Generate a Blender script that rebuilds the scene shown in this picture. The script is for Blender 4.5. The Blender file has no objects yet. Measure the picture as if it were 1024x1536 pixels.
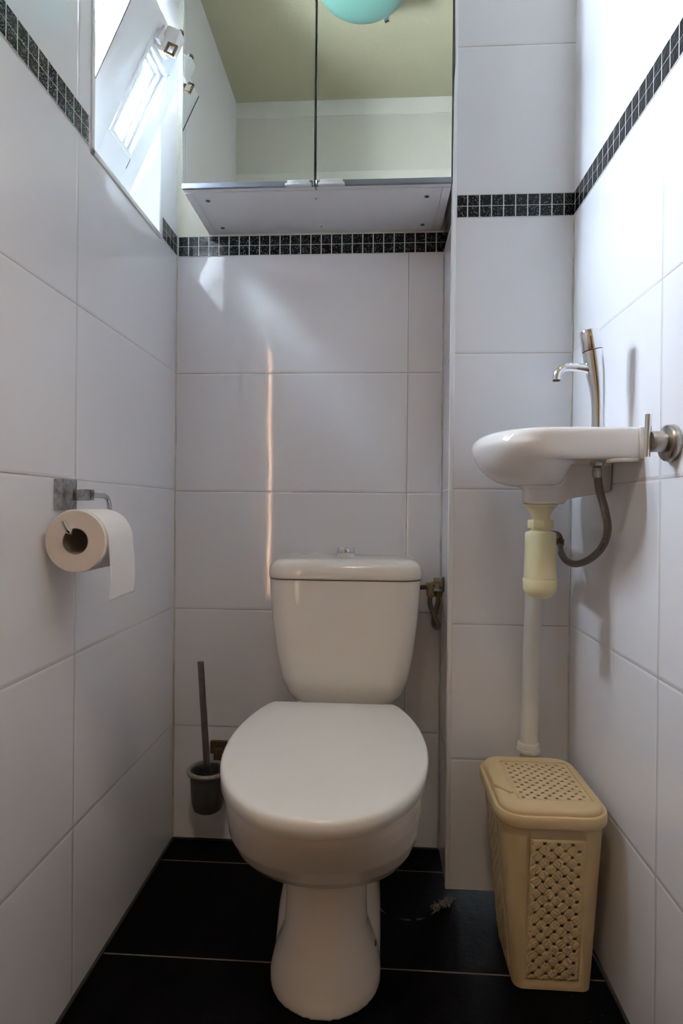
import bpy, bmesh, math, random
from mathutils import Vector, Matrix
random.seed(7)
PI = math.pi
SC = bpy.context.scene
COL = SC.collection

# ---------------------------------------------------------------- dimensions of the room
D, XL, XR, XC, DC = 1.4897, -0.5166, 0.4244, 0.1609, 1.3283
CEIL, YF = 2.30, 0.438
HX0, HX1, HY0, HY1, HCEIL = -1.25, 1.0, -1.70, 0.338, 2.45

# ---------------------------------------------------------------- mesh helpers
class MB:
    def __init__(s): s.bm = bmesh.new()
    def box(s, x0, x1, y0, y1, z0, z1, bevel=0, seg=2, rot=None, mi=0):
        b = bmesh.new()
        bmesh.ops.create_cube(b, size=1)
        c = Vector(((x0+x1)/2, (y0+y1)/2, (z0+z1)/2))
        for v in b.verts:
            v.co = Vector((v.co.x*(x1-x0), v.co.y*(y1-y0), v.co.z*(z1-z0)))
        if bevel:
            bmesh.ops.bevel(b, geom=b.edges[:], offset=bevel, segments=seg, profile=0.5, affect='EDGES')
        for v in b.verts:
            if rot: v.co = rot @ v.co
            v.co += c
        for f in b.faces: f.material_index = mi
        s.merge(b); return s
    def merge(s, b, mat=None):
        m = bpy.data.meshes.new('t')
        if mat: b.transform(mat)
        b.to_mesh(m); b.free(); s.bm.from_mesh(m); bpy.data.meshes.remove(m)
    def faces(s, verts, faces, mi=0):
        vs = [s.bm.verts.new(v) for v in verts]
        for f in faces:
            try:
                nf = s.bm.faces.new([vs[i] for i in f]); nf.material_index = mi
            except ValueError: pass
        return s
    def loft(s, secs, cap0=True, cap1=True, closed=False, mi=0):
        n = len(secs[0]); vs = []; fs = []
        for sec in secs: vs += [tuple(p) for p in sec]
        m = len(secs)
        for i in range(m if closed else m-1):
            a, b = i*n, ((i+1) % m)*n
            for k in range(n):
                k2 = (k+1) % n
                fs.append((a+k, a+k2, b+k2, b+k))
        if not closed:
            if cap0: fs.append(tuple(range(n))[::-1])
            if cap1: fs.append(tuple(range((m-1)*n, m*n)))
        return s.faces(vs, fs, mi)
    def lathe(s, prof, c, axis='Z', seg=40, mat=None, cap0=True, cap1=True):
        secs = []
        for r, h in prof:
            ring = []
            for k in range(seg):
                a = 2*PI*k/seg
                p = Vector((r*math.cos(a), r*math.sin(a), h))
                if axis == 'X': p = Vector((p.z, p.x, p.y))
                elif axis == 'Y': p = Vector((p.x, p.z, p.y))
                if mat: p = mat @ p
                ring.append(p + Vector(c))
            secs.append(ring)
        return s.loft(secs, cap0, cap1)
    def tube(s, path, rad, seg=16, res=6, smooth=True, caps=True):
        P = [Vector(p) for p in path]
        R = rad if isinstance(rad, (list, tuple)) else [rad]*len(P)
        if smooth and len(P) > 2:
            Q, RR = [], []
            for i in range(len(P)-1):
                p0 = P[max(i-1, 0)]; p1 = P[i]; p2 = P[i+1]; p3 = P[min(i+2, len(P)-1)]
                for k in range(res):
                    t = k/res
                    Q.append(0.5*((2*p1)+(-p0+p2)*t+(2*p0-5*p1+4*p2-p3)*t*t+(-p0+3*p1-3*p2+p3)*t**3))
                    RR.append(R[i]*(1-t)+R[i+1]*t)
            Q.append(P[-1]); RR.append(R[-1]); P, R = Q, RR
        T = [(P[min(i+1, len(P)-1)]-P[max(i-1, 0)]).normalized() for i in range(len(P))]
        up = Vector((0, 0, 1)) if abs(T[0].z) < 0.9 else Vector((1, 0, 0))
        nrm = (up - T[0]*up.dot(T[0])).normalized(); secs = []
        for i in range(len(P)):
            nrm = (nrm - T[i]*nrm.dot(T[i])).normalized(); bn = T[i].cross(nrm)
            secs.append([P[i]+R[i]*(math.cos(2*PI*k/seg)*nrm+math.sin(2*PI*k/seg)*bn) for k in range(seg)])
        return s.loft(secs, caps, caps)

ORIGIN = {}
def mesh_obj(name, mb, mats, parent=None, loc=None, angle=35, smooth=True):
    base = ORIGIN.get(parent, Vector((0, 0, 0))) if parent else Vector(loc or (0, 0, 0))
    bmesh.ops.recalc_face_normals(mb.bm, faces=mb.bm.faces[:])
    mb.bm.transform(Matrix.Translation(-base))
    me = bpy.data.meshes.new(name); mb.bm.to_mesh(me); mb.bm.free()
    if not isinstance(mats, (list, tuple)): mats = [mats]
    for m in mats: me.materials.append(m)
    if smooth:
        for p in me.polygons: p.use_smooth = True
        me.set_sharp_from_angle(angle=math.radians(angle))
    o = bpy.data.objects.new(name, me); COL.objects.link(o)
    if parent: o.parent = parent; ORIGIN[o] = base
    else: o.location = base; ORIGIN[o] = base
    return o
def empty(name, loc):
    o = bpy.data.objects.new(name, None); COL.objects.link(o)
    o.location = loc; o.empty_display_size = 0.05; ORIGIN[o] = Vector(loc); return o
def tag(o, label, cat=None, group=None, kind=None):
    o['label'] = label
    if cat: o['category'] = cat
    if group: o['group'] = group
    if kind: o['kind'] = kind
    return o
def struct(name, mb, mats, label, cat, parent=None, **k):
    o = mesh_obj(name, mb, mats, parent, **k); o['kind'] = 'structure'
    tag(o, label, cat); return o
def rrect(x0, x1, y0, y1, r, z, n=8):
    pts = []
    for cx, cy, a0 in ((x1-r, y1-r, 0), (x0+r, y1-r, 90), (x0+r, y0+r, 180), (x1-r, y0+r, 270)):
        for k in range(n+1):
            a = math.radians(a0+90*k/n); pts.append((cx+r*math.cos(a), cy+r*math.sin(a), z))
    return pts
def lerp(a, b, t): return a+(b-a)*t

# ---------------------------------------------------------------- materials
def srgb(r, g, b):
    f = lambda c: (c/255/12.92) if c/255 <= .04045 else ((c/255+.055)/1.055)**2.4
    return (f(r), f(g), f(b), 1)
class NT:
    def __init__(s, name):
        s.m = bpy.data.materials.new(name); s.m.use_nodes = True
        s.t = s.m.node_tree; s.b = s.t.nodes['Principled BSDF']
    def n(s, typ, **k):
        nd = s.t.nodes.new(typ)
        for a, v in k.items():
            if hasattr(nd, a): setattr(nd, a, v)
        return nd
    def l(s, a, b): s.t.links.new(a, b)
    def val(s, sock, v):
        if hasattr(v, 'is_output') or isinstance(v, bpy.types.NodeSocket): s.l(v, sock)
        else: sock.default_value = v
    def math(s, op, a, b=None, c=None, clamp=False):
        nd = s.n('ShaderNodeMath'); nd.operation = op; nd.use_clamp = clamp
        s.val(nd.inputs[0], a)
        if b is not None: s.val(nd.inputs[1], b)
        if c is not None: s.val(nd.inputs[2], c)
        return nd.outputs[0]
    def mix(s, f, a, b):
        nd = s.n('ShaderNodeMix', data_type='RGBA')
        s.val(nd.inputs[0], f); s.val(nd.inputs[6], a); s.val(nd.inputs[7], b); return nd.outputs[2]
    def noise(s, scale, detail=2, rough=.5, vec=None):
        nd = s.n('ShaderNodeTexNoise'); nd.inputs['Scale'].default_value = scale
        nd.inputs['Detail'].default_value = detail; nd.inputs['Roughness'].default_value = rough
        s.l(vec if vec else s.pos(), nd.inputs['Vector']); return nd.outputs['Fac']
    def pos(s):
        if not hasattr(s, '_p'): s._p = s.n('ShaderNodeTexCoord').outputs['Object']
        return s._p
    def xyz(s):
        nd = s.n('ShaderNodeSeparateXYZ'); s.l(s.pos(), nd.inputs[0]); return nd.outputs
    def bump(s, h, dist, strength=1.0, normal=None):
        nd = s.n('ShaderNodeBump'); nd.inputs['Distance'].default_value = dist
        nd.inputs['Strength'].default_value = strength; s.l(h, nd.inputs['Height'])
        if normal: s.l(normal, nd.inputs['Normal'])
        return nd.outputs[0]
    def ramp(s, f, a, b):
        nd = s.n('ShaderNodeMapRange'); s.l(f, nd.inputs[0])
        nd.inputs[1].default_value = a; nd.inputs[2].default_value = b; return nd.outputs[0]
    def set(s, **k):
        for a, v in k.items(): s.val(s.b.inputs[a.replace('_', ' ')], v)
        return s
def simple(name, col, rough=.4, metal=0, var=.0, vscale=20, bump=0, bscale=60, **k):
    t = NT(name); t.set(Base_Color=col, Roughness=rough, Metallic=metal, **k)
    if var:
        f = t.ramp(t.noise(vscale, 4), .3, .7)
        t.set(Base_Color=t.mix(f, col, tuple(c*(1-var) for c in col[:3])+(1,)))
    if bump: t.l(t.bump(t.noise(bscale, 3), bump), t.b.inputs['Normal'])
    return t.m

TILE = (.80, .795, .83, 1); GROUT = (.55, .525, .51, 1)
def tile_mat(name, axis, h0, hp, z0, zmax, extra_z=None, wav=.00010, gw=.0011):
    """big glossy rectified wall tiles: vertical joints at h0 + k*hp along the axis, level joints every 0.30 below z0"""
    t = NT(name); X = t.xyz(); h = X[0 if axis == 'X' else 1]; z = X[2]
    def line(c, c0, per):
        d = t.math('SUBTRACT', c, c0); d = t.math('ADD', d, per/2 + 50*per)
        d = t.math('MODULO', d, per); d = t.math('ABSOLUTE', t.math('SUBTRACT', d, per/2)); return d
    dz = line(z, z0, .30)
    above = t.math('GREATER_THAN', z, zmax)
    dz = t.math('ADD', dz, above)
    if extra_z: dz = t.math('MINIMUM', dz, t.math('ABSOLUTE', t.math('SUBTRACT', z, extra_z)))
    d = t.math('MINIMUM', dz, line(h, h0, hp))
    g = t.math('SUBTRACT', 1, t.ramp(d, gw*.7, gw*1.3))
    edge = t.ramp(d, gw, gw+.004)
    col = t.mix(t.ramp(t.noise(3.0, 2), .35, .65), TILE, (.785, .785, .82, 1))
    dirt = t.mix(t.ramp(t.noise(9, 3), .3, .7), GROUT, (.36, .32, .28, 1))
    t.set(Base_Color=t.mix(g, col, dirt), Roughness=t.math('ADD', .045, t.math('MULTIPLY', g, .6)))
    t.set(Specular_IOR_Level=.6)
    wave = t.math('MULTIPLY', t.noise(5.5, 2, .45), 1.0)
    n1 = t.bump(wave, wav*6)
    t.l(t.bump(edge, .0007, 1.0, n1), t.b.inputs['Normal'])
    return t.m
M = {}
M['tile_left'] = tile_mat('white_glossy_tile_left', 'Y', .9893, .60, 1.4955, 1.3)
M['tile_right'] = tile_mat('white_glossy_tile_right', 'Y', .9197, .60, 1.4988, 1.3)
M['tile_back'] = tile_mat('white_glossy_tile_back', 'X', .0733, .60, 1.4916, 1.3)
M['tile_duct'] = tile_mat('white_glossy_tile_duct', 'X', 5.30, 10, 1.4965, 1.3, 1.873)
M['grout'] = simple('white_grout', (.62, .61, .60, 1), .85, bump=.0006, bscale=200)
def mosaic():
    t = NT('black_sparkle_mosaic')
    v = t.n('ShaderNodeTexVoronoi'); v.inputs['Scale'].default_value = 420; t.l(t.pos(), v.inputs['Vector'])
    sp = t.math('MULTIPLY', t.math('LESS_THAN', v.outputs['Distance'], .36),
                t.math('GREATER_THAN', t.n('ShaderNodeSeparateColor').outputs[0], 2))
    sc = t.n('ShaderNodeSeparateColor'); t.l(v.outputs['Color'], sc.inputs[0])
    sp = t.math('MULTIPLY', t.math('LESS_THAN', v.outputs['Distance'], .38), t.math('GREATER_THAN', sc.outputs[0], .72))
    tint = t.mix(sc.outputs[1], (.30, .32, .33, 1), (.20, .30, .25, 1))
    base = t.mix(t.ramp(t.noise(26, 2), .35, .65), (.006, .0065, .007, 1), (.014, .016, .016, 1))
    t.set(Base_Color=t.mix(sp, base, tint), Roughness=.12, Specular_IOR_Level=.16)
    t.l(t.bump(t.noise(120, 2), .0010), t.b.inputs['Normal'])
    return t.m
M['mosaic'] = mosaic()
def floor_mat():
    t = NT('black_slate_floor_tile'); X = t.xyz()
    d1 = t.math('ABSOLUTE', t.math('SUBTRACT', X[1], 1.3974)); d2 = t.math('ABSOLUTE', t.math('SUBTRACT', X[1], 1.0957))
    d3 = t.math('ABSOLUTE', t.math('SUBTRACT', X[1], .794))
    d = t.math('MINIMUM', d1, t.math('MINIMUM', d2, d3))
    g = t.math('SUBTRACT', 1, t.ramp(d, .0010, .0020))
    n = t.noise(18, 5, .6)
    base = t.mix(t.ramp(n, .35, .7), (.0012, .0012, .0016, 1), (.0034, .003, .003, 1))
    # ring left on the floor by something that stood there, and dusty specks beside it
    dx = t.math('SUBTRACT', X[0], .072); dy = t.math('SUBTRACT', X[1], 1.300)
    r = t.math('SQRT', t.math('ADD', t.math('MULTIPLY', dx, dx), t.math('MULTIPLY', dy, dy)))
    ring = t.math('SUBTRACT', 1, t.ramp(t.math('ABSOLUTE', t.math('SUBTRACT', r, .070)), .0006, .0030))
    ring = t.math('MULTIPLY', ring, t.ramp(t.noise(34, 3), .42, .66))
    ring = t.math('MULTIPLY', ring, t.math('LESS_THAN', X[1], 1.30))
    sp = t.math('MULTIPLY', t.ramp(t.noise(260, 2), .70, .78), t.ramp(t.noise(7, 2), .50, .62))
    dirt = t.math('MULTIPLY', t.math('MAXIMUM', ring, sp), .6)
    col = t.mix(dirt, t.mix(g, base, (.20, .17, .14, 1)), (.34, .32, .30, 1))
    t.set(Base_Color=col, Roughness=t.math('ADD', .40, t.math('MULTIPLY', n, .25)), Specular_IOR_Level=.05)
    t.l(t.bump(t.noise(40, 5, .6), .0012), t.b.inputs['Normal'])
    return t.m
M['floor'] = floor_mat()
M['white_gloss'] = simple('white_gloss_paint', (.82, .82, .80, 1), .22, var=.03)
M['white_plastic'] = simple('white_plastic', (.80, .80, .80, 1), .3)
M['cream_paint'] = simple('cream_wall_paint', (.74, .71, .58, 1), .7, var=.05, vscale=6, bump=.0008, bscale=90)
M['pale_paint'] = simple('pale_wall_paint', (.56, .54, .46, 1), .7, var=.05, vscale=6, bump=.0008, bscale=90)
M['band'] = simple('pale_band_paint', (.66, .65, .58, 1), .6, var=.08, vscale=10)
M['ceiling'] = simple('olive_cream_ceiling_paint', (.40, .38, .25, 1), .75, var=.07, vscale=5, bump=.0008, bscale=70)
M['hall_wall'] = simple('hall_cream_paint', (.66, .60, .50, 1), .8, var=.04, vscale=4)
M['hall_floor'] = simple('hall_brown_floor', (.36, .19, .085, 1), .45, var=.3, vscale=9)
M['door_wood'] = simple('brown_door_wood', (.16, .085, .045, 1), .4, var=.35, vscale=14)
M['sash'] = simple('white_window_paint', (.80, .82, .84, 1), .28, var=.02)
M['rubber'] = simple('dark_seal', (.03, .03, .03, 1), .6)
def ceramic(name, col, r=.06):
    t = NT(name); f = t.ramp(t.noise(6, 3), .3, .7)
    t.set(Base_Color=t.mix(f, col, tuple(c*.97 for c in col[:3])+(1,)), Roughness=r, Specular_IOR_Level=.6)
    t.l(t.bump(t.noise(11, 2), .0002), t.b.inputs['Normal'])
    return t.m
M['ceramic'] = ceramic('white_vitreous_china', (.78, .73, .685, 1))
M['ceramic_tank'] = ceramic('white_vitreous_china_tank', (.78, .74, .69, 1))
M['seat'] = ceramic('white_seat_plastic', (.80, .80, .79, 1), .10)
M['basin'] = ceramic('white_basin_china', (.80, .775, .76, 1))
M['chrome'] = simple('chrome', (.80, .82, .84, 1), .07, 1.0, bump=.0002, bscale=40)
M['chrome_dull'] = simple('dull_pitted_chrome', (.50, .51, .52, 1), .28, 1.0, var=.5, vscale=120, bump=.0006, bscale=300)
M['nickel'] = simple('tarnished_nickel', (.52, .50, .46, 1), .33, 1.0, var=.35, vscale=60, bump=.0004, bscale=120)
M['steel'] = simple('brushed_steel', (.27, .25, .245, 1), .3, 1.0, var=.2, vscale=80)
M['alu'] = simple('anodised_aluminium', (.27, .30, .36, 1), .38, 1.0)
M['alu_light'] = simple('pale_aluminium_grip', (.66, .68, .70, 1), .4, .6)
M['brass'] = simple('tarnished_brass', (.42, .34, .17, 1), .42, .9, var=.5, vscale=90, bump=.0008, bscale=160)
M['bronze'] = simple('brown_bronze', (.20, .13, .065, 1), .45, .7, var=.4, vscale=120)
M['dark_metal'] = simple('dark_metal', (.06, .05, .04, 1), .5, .6)
M['rust'] = simple('rusty_brown_metal', (.13, .085, .05, 1), .6, .4, var=.5, vscale=150)
M['cream_plastic'] = simple('yellowed_plastic', (.76, .70, .44, 1), .32, var=.08, vscale=30)
M['pipe'] = simple('offwhite_pvc', (.76, .74, .68, 1), .35, var=.06, vscale=20)
M['bin'] = simple('beige_plastic', (.66, .50, .285, 1), .42, var=.07, vscale=25, bump=.0003, bscale=400)
M['paper'] = simple('white_tissue', (.84, .83, .84, 1), .95, bump=.0012, bscale=500)
M['paper_edge'] = simple('tissue_roll_edge', (.74, .66, .61, 1), .95, bump=.001, bscale=700)
M['card'] = simple('grey_brown_card', (.27, .21, .16, 1), .9)
M['frost'] = simple('frosted_smoky_glass', (.10, .092, .082, 1), .34, var=.3, vscale=16, Transmission_Weight=.35)
M['ring'] = simple('aged_satin_ring', (.36, .33, .28, 1), .4, .5, var=.3, vscale=90)
M['bristle'] = simple('black_bristles', (.012, .011, .012, 1), .8)
M['silicone'] = simple('aged_silicone', (.72, .69, .62, 1), .5, var=.25, vscale=30)
M['melamine'] = simple('white_melamine', (.78, .79, .80, 1), .35, var=.02)
M['aqua'] = simple('aqua_frosted_glass', (.135, .29, .245, 1), .32, Transmission_Weight=.15)
M['crumb'] = simple('grey_mortar_crumbs', (.16, .14, .12, 1), .9)
def braid():
    t = NT('braided_steel_hose'); w = t.n('ShaderNodeTexWave'); w.inputs['Scale'].default_value = 420
    w.bands_direction = 'DIAGONAL'; t.l(t.pos(), w.inputs['Vector'])
    t.set(Base_Color=t.mix(w.outputs['Fac'], (.17, .145, .13, 1), (.36, .32, .29, 1)), Metallic=.85, Roughness=.38)
    t.l(t.bump(w.outputs['Fac'], .0008), t.b.inputs['Normal']); return t.m
M['braid'] = braid()
def mirror():
    t = NT('silvered_mirror'); t.set(Base_Color=(.86, .88, .84, 1), Metallic=1.0, Roughness=.015)
    t.l(t.bump(t.noise(2.2, 1), .0003), t.b.inputs['Normal']); return t.m
M['mirror'] = mirror()
M['mirror_edge'] = simple('green_mirror_edge', (.05, .09, .075, 1), .2)
M['worn_edge'] = simple('worn_dark_chipboard_edge', (.10, .085, .06, 1), .7, var=.5, vscale=60)
def glass(name='window_glass', tint=(.93, .97, .98, 1)):
    t = NT(name); out = t.t.nodes['Material Output']
    tr = t.n('ShaderNodeBsdfTransparent'); gl = t.n('ShaderNodeBsdfGlossy'); gl.inputs['Roughness'].default_value = .02
    fr = t.n('ShaderNodeFresnel'); fr.inputs['IOR'].default_value = 1.45
    mx = t.n('ShaderNodeMixShader'); t.l(fr.outputs[0], mx.inputs[0]); t.l(tr.outputs[0], mx.inputs[1]); t.l(gl.outputs[0], mx.inputs[2])
    tr.inputs['Color'].default_value = tint
    t.l(mx.outputs[0], out.inputs['Surface']); return t.m
M['glass'] = glass()
M['glass_amber'] = glass('amber_tinted_glass', (.50, .37, .27, 1))

# ---------------------------------------------------------------- the room
WY0, WY1, WZ0, WZ1, WX = 1.043, 1.362, 1.4930, 1.935, -0.735     # window opening in the left wall, outer face
struct('floor', MB().box(XL-.25, XR+.25, HY1, D+.25, -.1, 0), M['floor'], 'black slate tile floor with thin pale grout lines', 'floor')
m = MB()
m.box(WX, XL, HY1, D+.25, 0, WZ0).box(WX, XL, HY1, D+.25, WZ1, CEIL).box(WX, XL, HY1, WY0, WZ0, WZ1).box(WX, XL, WY1, D+.25, WZ0, WZ1)
struct('wall_left', m, M['tile_left'], 'glossy white tiled wall on the left, with the small window', 'wall')
m = MB().box(XL, XC+.02, D, D+.25, 0, 1.5412, mi=0).box(XL, XC+.02, D, D+.25, 1.5412, CEIL, mi=1)
struct('wall_back', m, [M['tile_back'], M['cream_paint']], 'white tiled wall behind the toilet', 'wall')
struct('wall_right', MB().box(XR, XR+.25, HY1, D+.25, 0, CEIL), M['tile_right'], 'glossy white tiled wall on the right, carrying the basin', 'wall')
struct('wall_duct', MB().box(XC, XR, DC, D+.1, .006, CEIL), M['tile_duct'], 'white tiled boxed-in pipe duct right of the toilet', 'wall')
DX0, DX1, DZ = -.512, .375, 1.99
m = MB().box(XL, DX0, HY1, YF, 0, CEIL).box(DX1, XR, HY1, YF, 0, CEIL).box(DX0, DX1, HY1, YF, DZ, CEIL)
struct('wall_front', m, M['pale_paint'], 'pale painted wall over the doorway, seen in the mirror', 'wall')
struct('ceiling', MB().box(XL-.2, XR+.25, HY1, D+.25, CEIL, CEIL+.1), M['ceiling'], 'olive cream painted ceiling, seen in the mirror', 'ceiling')
m = MB().box(XL+.001, XR-.001, YF, YF+.004, CEIL-.055, CEIL)
struct('trim_1', m, M['band'], 'white painted band below the ceiling over the doorway', 'trim')
m = MB().box(XL+.001, DX1+.03, YF, YF+.010, DZ, 2.043, .003)
struct('trim_2', m, M['band'], 'pale door head strip along the top of the doorway', 'trim')

# mosaic borders: a grout bed and two rows of small square tiles
def mosaic_band(name, p0, du, nrm, length, zb, label, start=0.0, pitch=.0261, size=.0237):
    mb = MB(); du = Vector(du); nrm = Vector(nrm); p0 = Vector(p0)
    def put(a, b, z0, z1, t0, t1, mi, bev):
        A = p0+du*a+nrm*t0; B = p0+du*b+nrm*t1
        mb.box(min(A.x, B.x), max(A.x, B.x), min(A.y, B.y), max(A.y, B.y), z0, z1, bev, 1, mi=mi)
    put(0, length, zb-.0012, zb+.0498, -.001, .0016, 1, 0)
    s = start - pitch
    while s < length:
        a, b = max(s, .0008), min(s+size, length-.0008)
        if b-a > .002:
            for r in range(2):
                put(a, b, zb+r*.0247, zb+r*.0247+.0236, 0, .0021, 0, .0004)
        s += pitch
    return struct(name, mb, [M['mosaic'], M['grout']], label, 'tile border')
mosaic_band('trim_3', (XL, .55, 0), (0, 1, 0), (1, 0, 0), 1.0255-.55, 1.4915, 'black mosaic border on the left wall, on the near side of the window', start=.0045)
mosaic_band('trim_4', (XL, 1.385, 0), (0, 1, 0), (1, 0, 0), D-1.385, 1.4915, 'short black mosaic border on the left wall between window and corner')
mosaic_band('trim_5', (XL+.003, D, 0), (1, 0, 0), (0, -1, 0), XC-XL-.003, 1.4905, 'black mosaic border on the back wall under the mirror cabinet', start=.003)
mosaic_band('trim_6', (XC, DC+.002, 0), (0, 1, 0), (-1, 0, 0), D-DC-.005, 1.4905, 'black mosaic border on the narrow side of the pipe duct')
mosaic_band('trim_7', (XC+.009, DC, 0), (1, 0, 0), (0, -1, 0), XR-XC-.009, 1.4965, 'black mosaic border on the front of the pipe duct', start=.0245)
mosaic_band('trim_8', (XR, DC, 0), (0, -1, 0), (-1, 0, 0), DC-.55, 1.4965, 'black mosaic border on the right wall above the basin', start=.012)
# corner profiles and sealant
m = MB().box(XC-.0025, XC+.008, DC-.0028, DC+.010, .006, CEIL-.002, .0024, 3)
struct('trim_9', m, M['white_plastic'], 'white corner profile along the outer edge of the pipe duct', 'trim')
m = MB()
for (a, b) in (((XL, D), (1, -1)),): m.box(a[0], a[0]+.004, a[1]-.004, a[1], 0, 1.488, .0015)
m.box(XR-.004, XR, DC-.004, DC, 0, 1.494, .0015); m.box(XC-.004, XC, D-.004, D, 0, 1.487, .0015)
struct('trim_10', m, M['silicone'], 'yellowed sealant in the tiled corners', 'trim')
m = MB().box(XL, XL+.006, YF, D, 0, .006, .002).box(XL, XC, D-.005, D, 0, .006, .002).box(XR-.006, XR, YF, DC, 0, .006, .002)
struct('trim_11', m, M['rubber'], 'dark joint where the floor meets the walls', 'trim')
# lining of the window opening
m = MB()
m.box(WX, XL+.002, WY0-.003, WY0+.001, WZ0-.003, WZ1).box(WX, XL+.002, WY1-.001, WY1+.003, WZ0-.003, WZ1)
m.box(WX, XL+.002, WY0-.003, WY1+.003, WZ0-.004, WZ0+.001).box(WX, XL+.002, WY0-.003, WY1+.003, WZ1-.001, WZ1+.003)
m.box(XL-.002, XL+.0035, WY0-.011, WY0, WZ0-.011, WZ1+.01, .0015).box(XL-.002, XL+.0035, WY1, WY1+.011, WZ0-.0005, WZ1+.01, .0015)
m.box(XL-.002, XL+.0035, WY0-.011, WY1+.011, WZ0-.011, WZ0, .0015).box(XL-.002, XL+.0035, WY0-.011, WY1+.011, WZ1, WZ1+.011, .0015)
struct('trim_12', m, M['white_gloss'], 'white lining and corner profile of the window opening', 'trim')

# window: fixed frame, inward tilted sash with a small pane, catch on its top rail
win = empty('window_1', (WX+.05, (WY0+WY1)/2, WZ0)); win['kind'] = 'structure'
tag(win, 'small white bottom-hung window tilted open in the left wall', 'window')
m = MB(); fx0, fx1 = -.715, -.650
m.box(fx0, fx1, WY0, WY0+.022, WZ0, WZ1, .003).box(fx0, fx1, WY1-.022, WY1, WZ0, WZ1, .003)
m.box(fx0, fx1, WY0, WY1, WZ0, WZ0+.022, .003).box(fx0, fx1, WY0, WY1, WZ1-.022, WZ1, .003)
f = mesh_obj('frame', m, M['sash'], win)
lean = math.atan(.47)
SB = Vector((-.46-.47*(1.84-1.512), 0, 1.512))               # inner face, bottom edge of the sash
eu = Vector((math.sin(lean), 0, math.cos(lean))); en = Vector((math.cos(lean), 0, -math.sin(lean)))
SH = (1.864-1.512)/math.cos(lean)
SM = Matrix(((en.x, 0, eu.x, SB.x), (0, 1, 0, 0), (en.z, 0, eu.z, SB.z), (0, 0, 0, 1)))   # local: x = into room, y = y, z = up the sash
def sash_mb(fn):
    b = MB(); fn(b); b.bm.transform(SM); return b
sy0, sy1 = 1.100, 1.352
py0, py1, pz0, pz1 = 1.195, 1.300, .128, .330
def _s(b):
    b.box(-.045, 0, sy0, py0, 0, SH, .002).box(-.045, 0, py1, sy1, 0, SH, .002)
    b.box(-.0449, -.0001, py0-.003, py1+.003, 0, pz0, 0).box(-.0449, -.0001, py0-.003, py1+.003, pz1, SH, 0)
sash = mesh_obj('sash', sash_mb(_s), M['sash'], win)
def _g(b): b.box(-.034, -.030, py0-.002, py1+.002, pz0-.002, pz1+.002)
mesh_obj('pane', sash_mb(_g), M['glass'], sash)
def _bd(b):
    for o, i, x0, x1 in ((.0, .008, -.013, .0035), (.008, .015, -.024, -.009), (.015, .021, -.030, -.020)):
        b.box(x0, x1, py0+o, py0+i, pz0+o, pz1-o, .001).box(x0, x1, py1-i, py1-o, pz0+o, pz1-o, .001)
        b.box(x0, x1, py0+i, py1-i, pz0+o, pz0+i, .001).box(x0, x1, py0+i, py1-i, pz1-i, pz1-o, .001)
mesh_obj('glazing_bead', sash_mb(_bd), M['sash'], sash)
def _sl(b):
    b.box(-.0015, .0008, sy0-.0012, sy0+.0014, 0, SH); b.box(-.0455, -.0440, sy0-.0010, sy0+.0012, 0, SH)
    b.box(-.002, .0006, py1+.0005, py1+.0018, pz0-.022, pz1+.004)
mesh_obj('seal', sash_mb(_sl), M['rubber'], sash)
cy_ = 1.232
def _c(b):
    zt = SH-.062
    b.box(0, .006, cy_-.020, cy_+.022, zt+.006, zt+.052, .002)
    b.box(.004, .036, cy_-.013, cy_+.017, zt+.014, zt+.060, .005, 3)
    b.box(.0, .013, cy_-.032, cy_-.012, zt+.012, zt+.034, .003)
    b.box(.004, .020, cy_-.012, cy_+.012, zt+.004, zt+.016, .002)
catch = mesh_obj('catch', sash_mb(_c), M['white_plastic'], win)
catch['label'] = 'white window catch with a brown pull ring'
def _r(b):
    zt = SH-.062; y0, y1 = cy_-.0185, cy_-.0140; x0, x1, z0, z1, t = .024, .047, zt+.000, zt+.024, .0045
    b.box(x0, x1, y0, y1, z0, z0+t, .0006).box(x0, x1, y0, y1, z1-t, z1, .0006)
    b.box(x0, x0+t, y0, y1, z0, z1, .0006).box(x1-t, x1, y0, y1, z0, z1, .0006)
ringb = sash_mb(_r)
mesh_obj('pull_ring', ringb, M['bronze'], catch)
def _k(b): b.lathe([(.001, 0), (.0065, .0), (.0065, .007), (.004, .010), (.0005, .0105)], (.026, cy_+.006, SH-.003), 'Z', 16)
mesh_obj('knob', sash_mb(_k), M['dark_metal'], catch)

# hallway behind the camera (the doorway stands open to it)
struct('floor_hall', MB().box(HX0-.1, HX1+.1, HY0-.2, HY1, -.1, 0), M['hall_floor'], 'brown hallway floor outside the doorway', 'floor')
struct('ceiling_hall', MB().box(HX0-.1, HX1+.1, HY0-.2, HY1+.1, HCEIL, HCEIL+.1), M['hall_wall'], 'hallway ceiling', 'ceiling')
m = MB().box(HX0-.1, HX0, HY0-.1, HY1+.1, 0, HCEIL); struct('wall_hall_left', m, M['hall_wall'], 'left wall of the hallway', 'wall')
m = MB().box(HX1, HX1+.1, HY0-.1, HY1+.1, 0, HCEIL); struct('wall_hall_right', m, M['hall_wall'], 'right wall of the hallway', 'wall')
m = MB().box(HX0, WX, HY1, HY1+.1, 0, HCEIL).box(XR+.25, HX1, HY1, HY1+.1, 0, HCEIL).box(WX, XR+.25, HY1, HY1+.1, CEIL+.1, HCEIL)
struct('wall_hall_toilet', m, M['hall_wall'], 'hallway wall around the toilet doorway', 'wall')
G0, G1 = -.8615, -.8505                                              # narrow glazed strip beside the front door
m = MB().box(HX0, G0, HY0-.03, HY0, 0, HCEIL).box(G1, -.84, HY0-.03, HY0, 0, HCEIL).box(.04, HX1, HY0-.03, HY0, 0, HCEIL)
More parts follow.
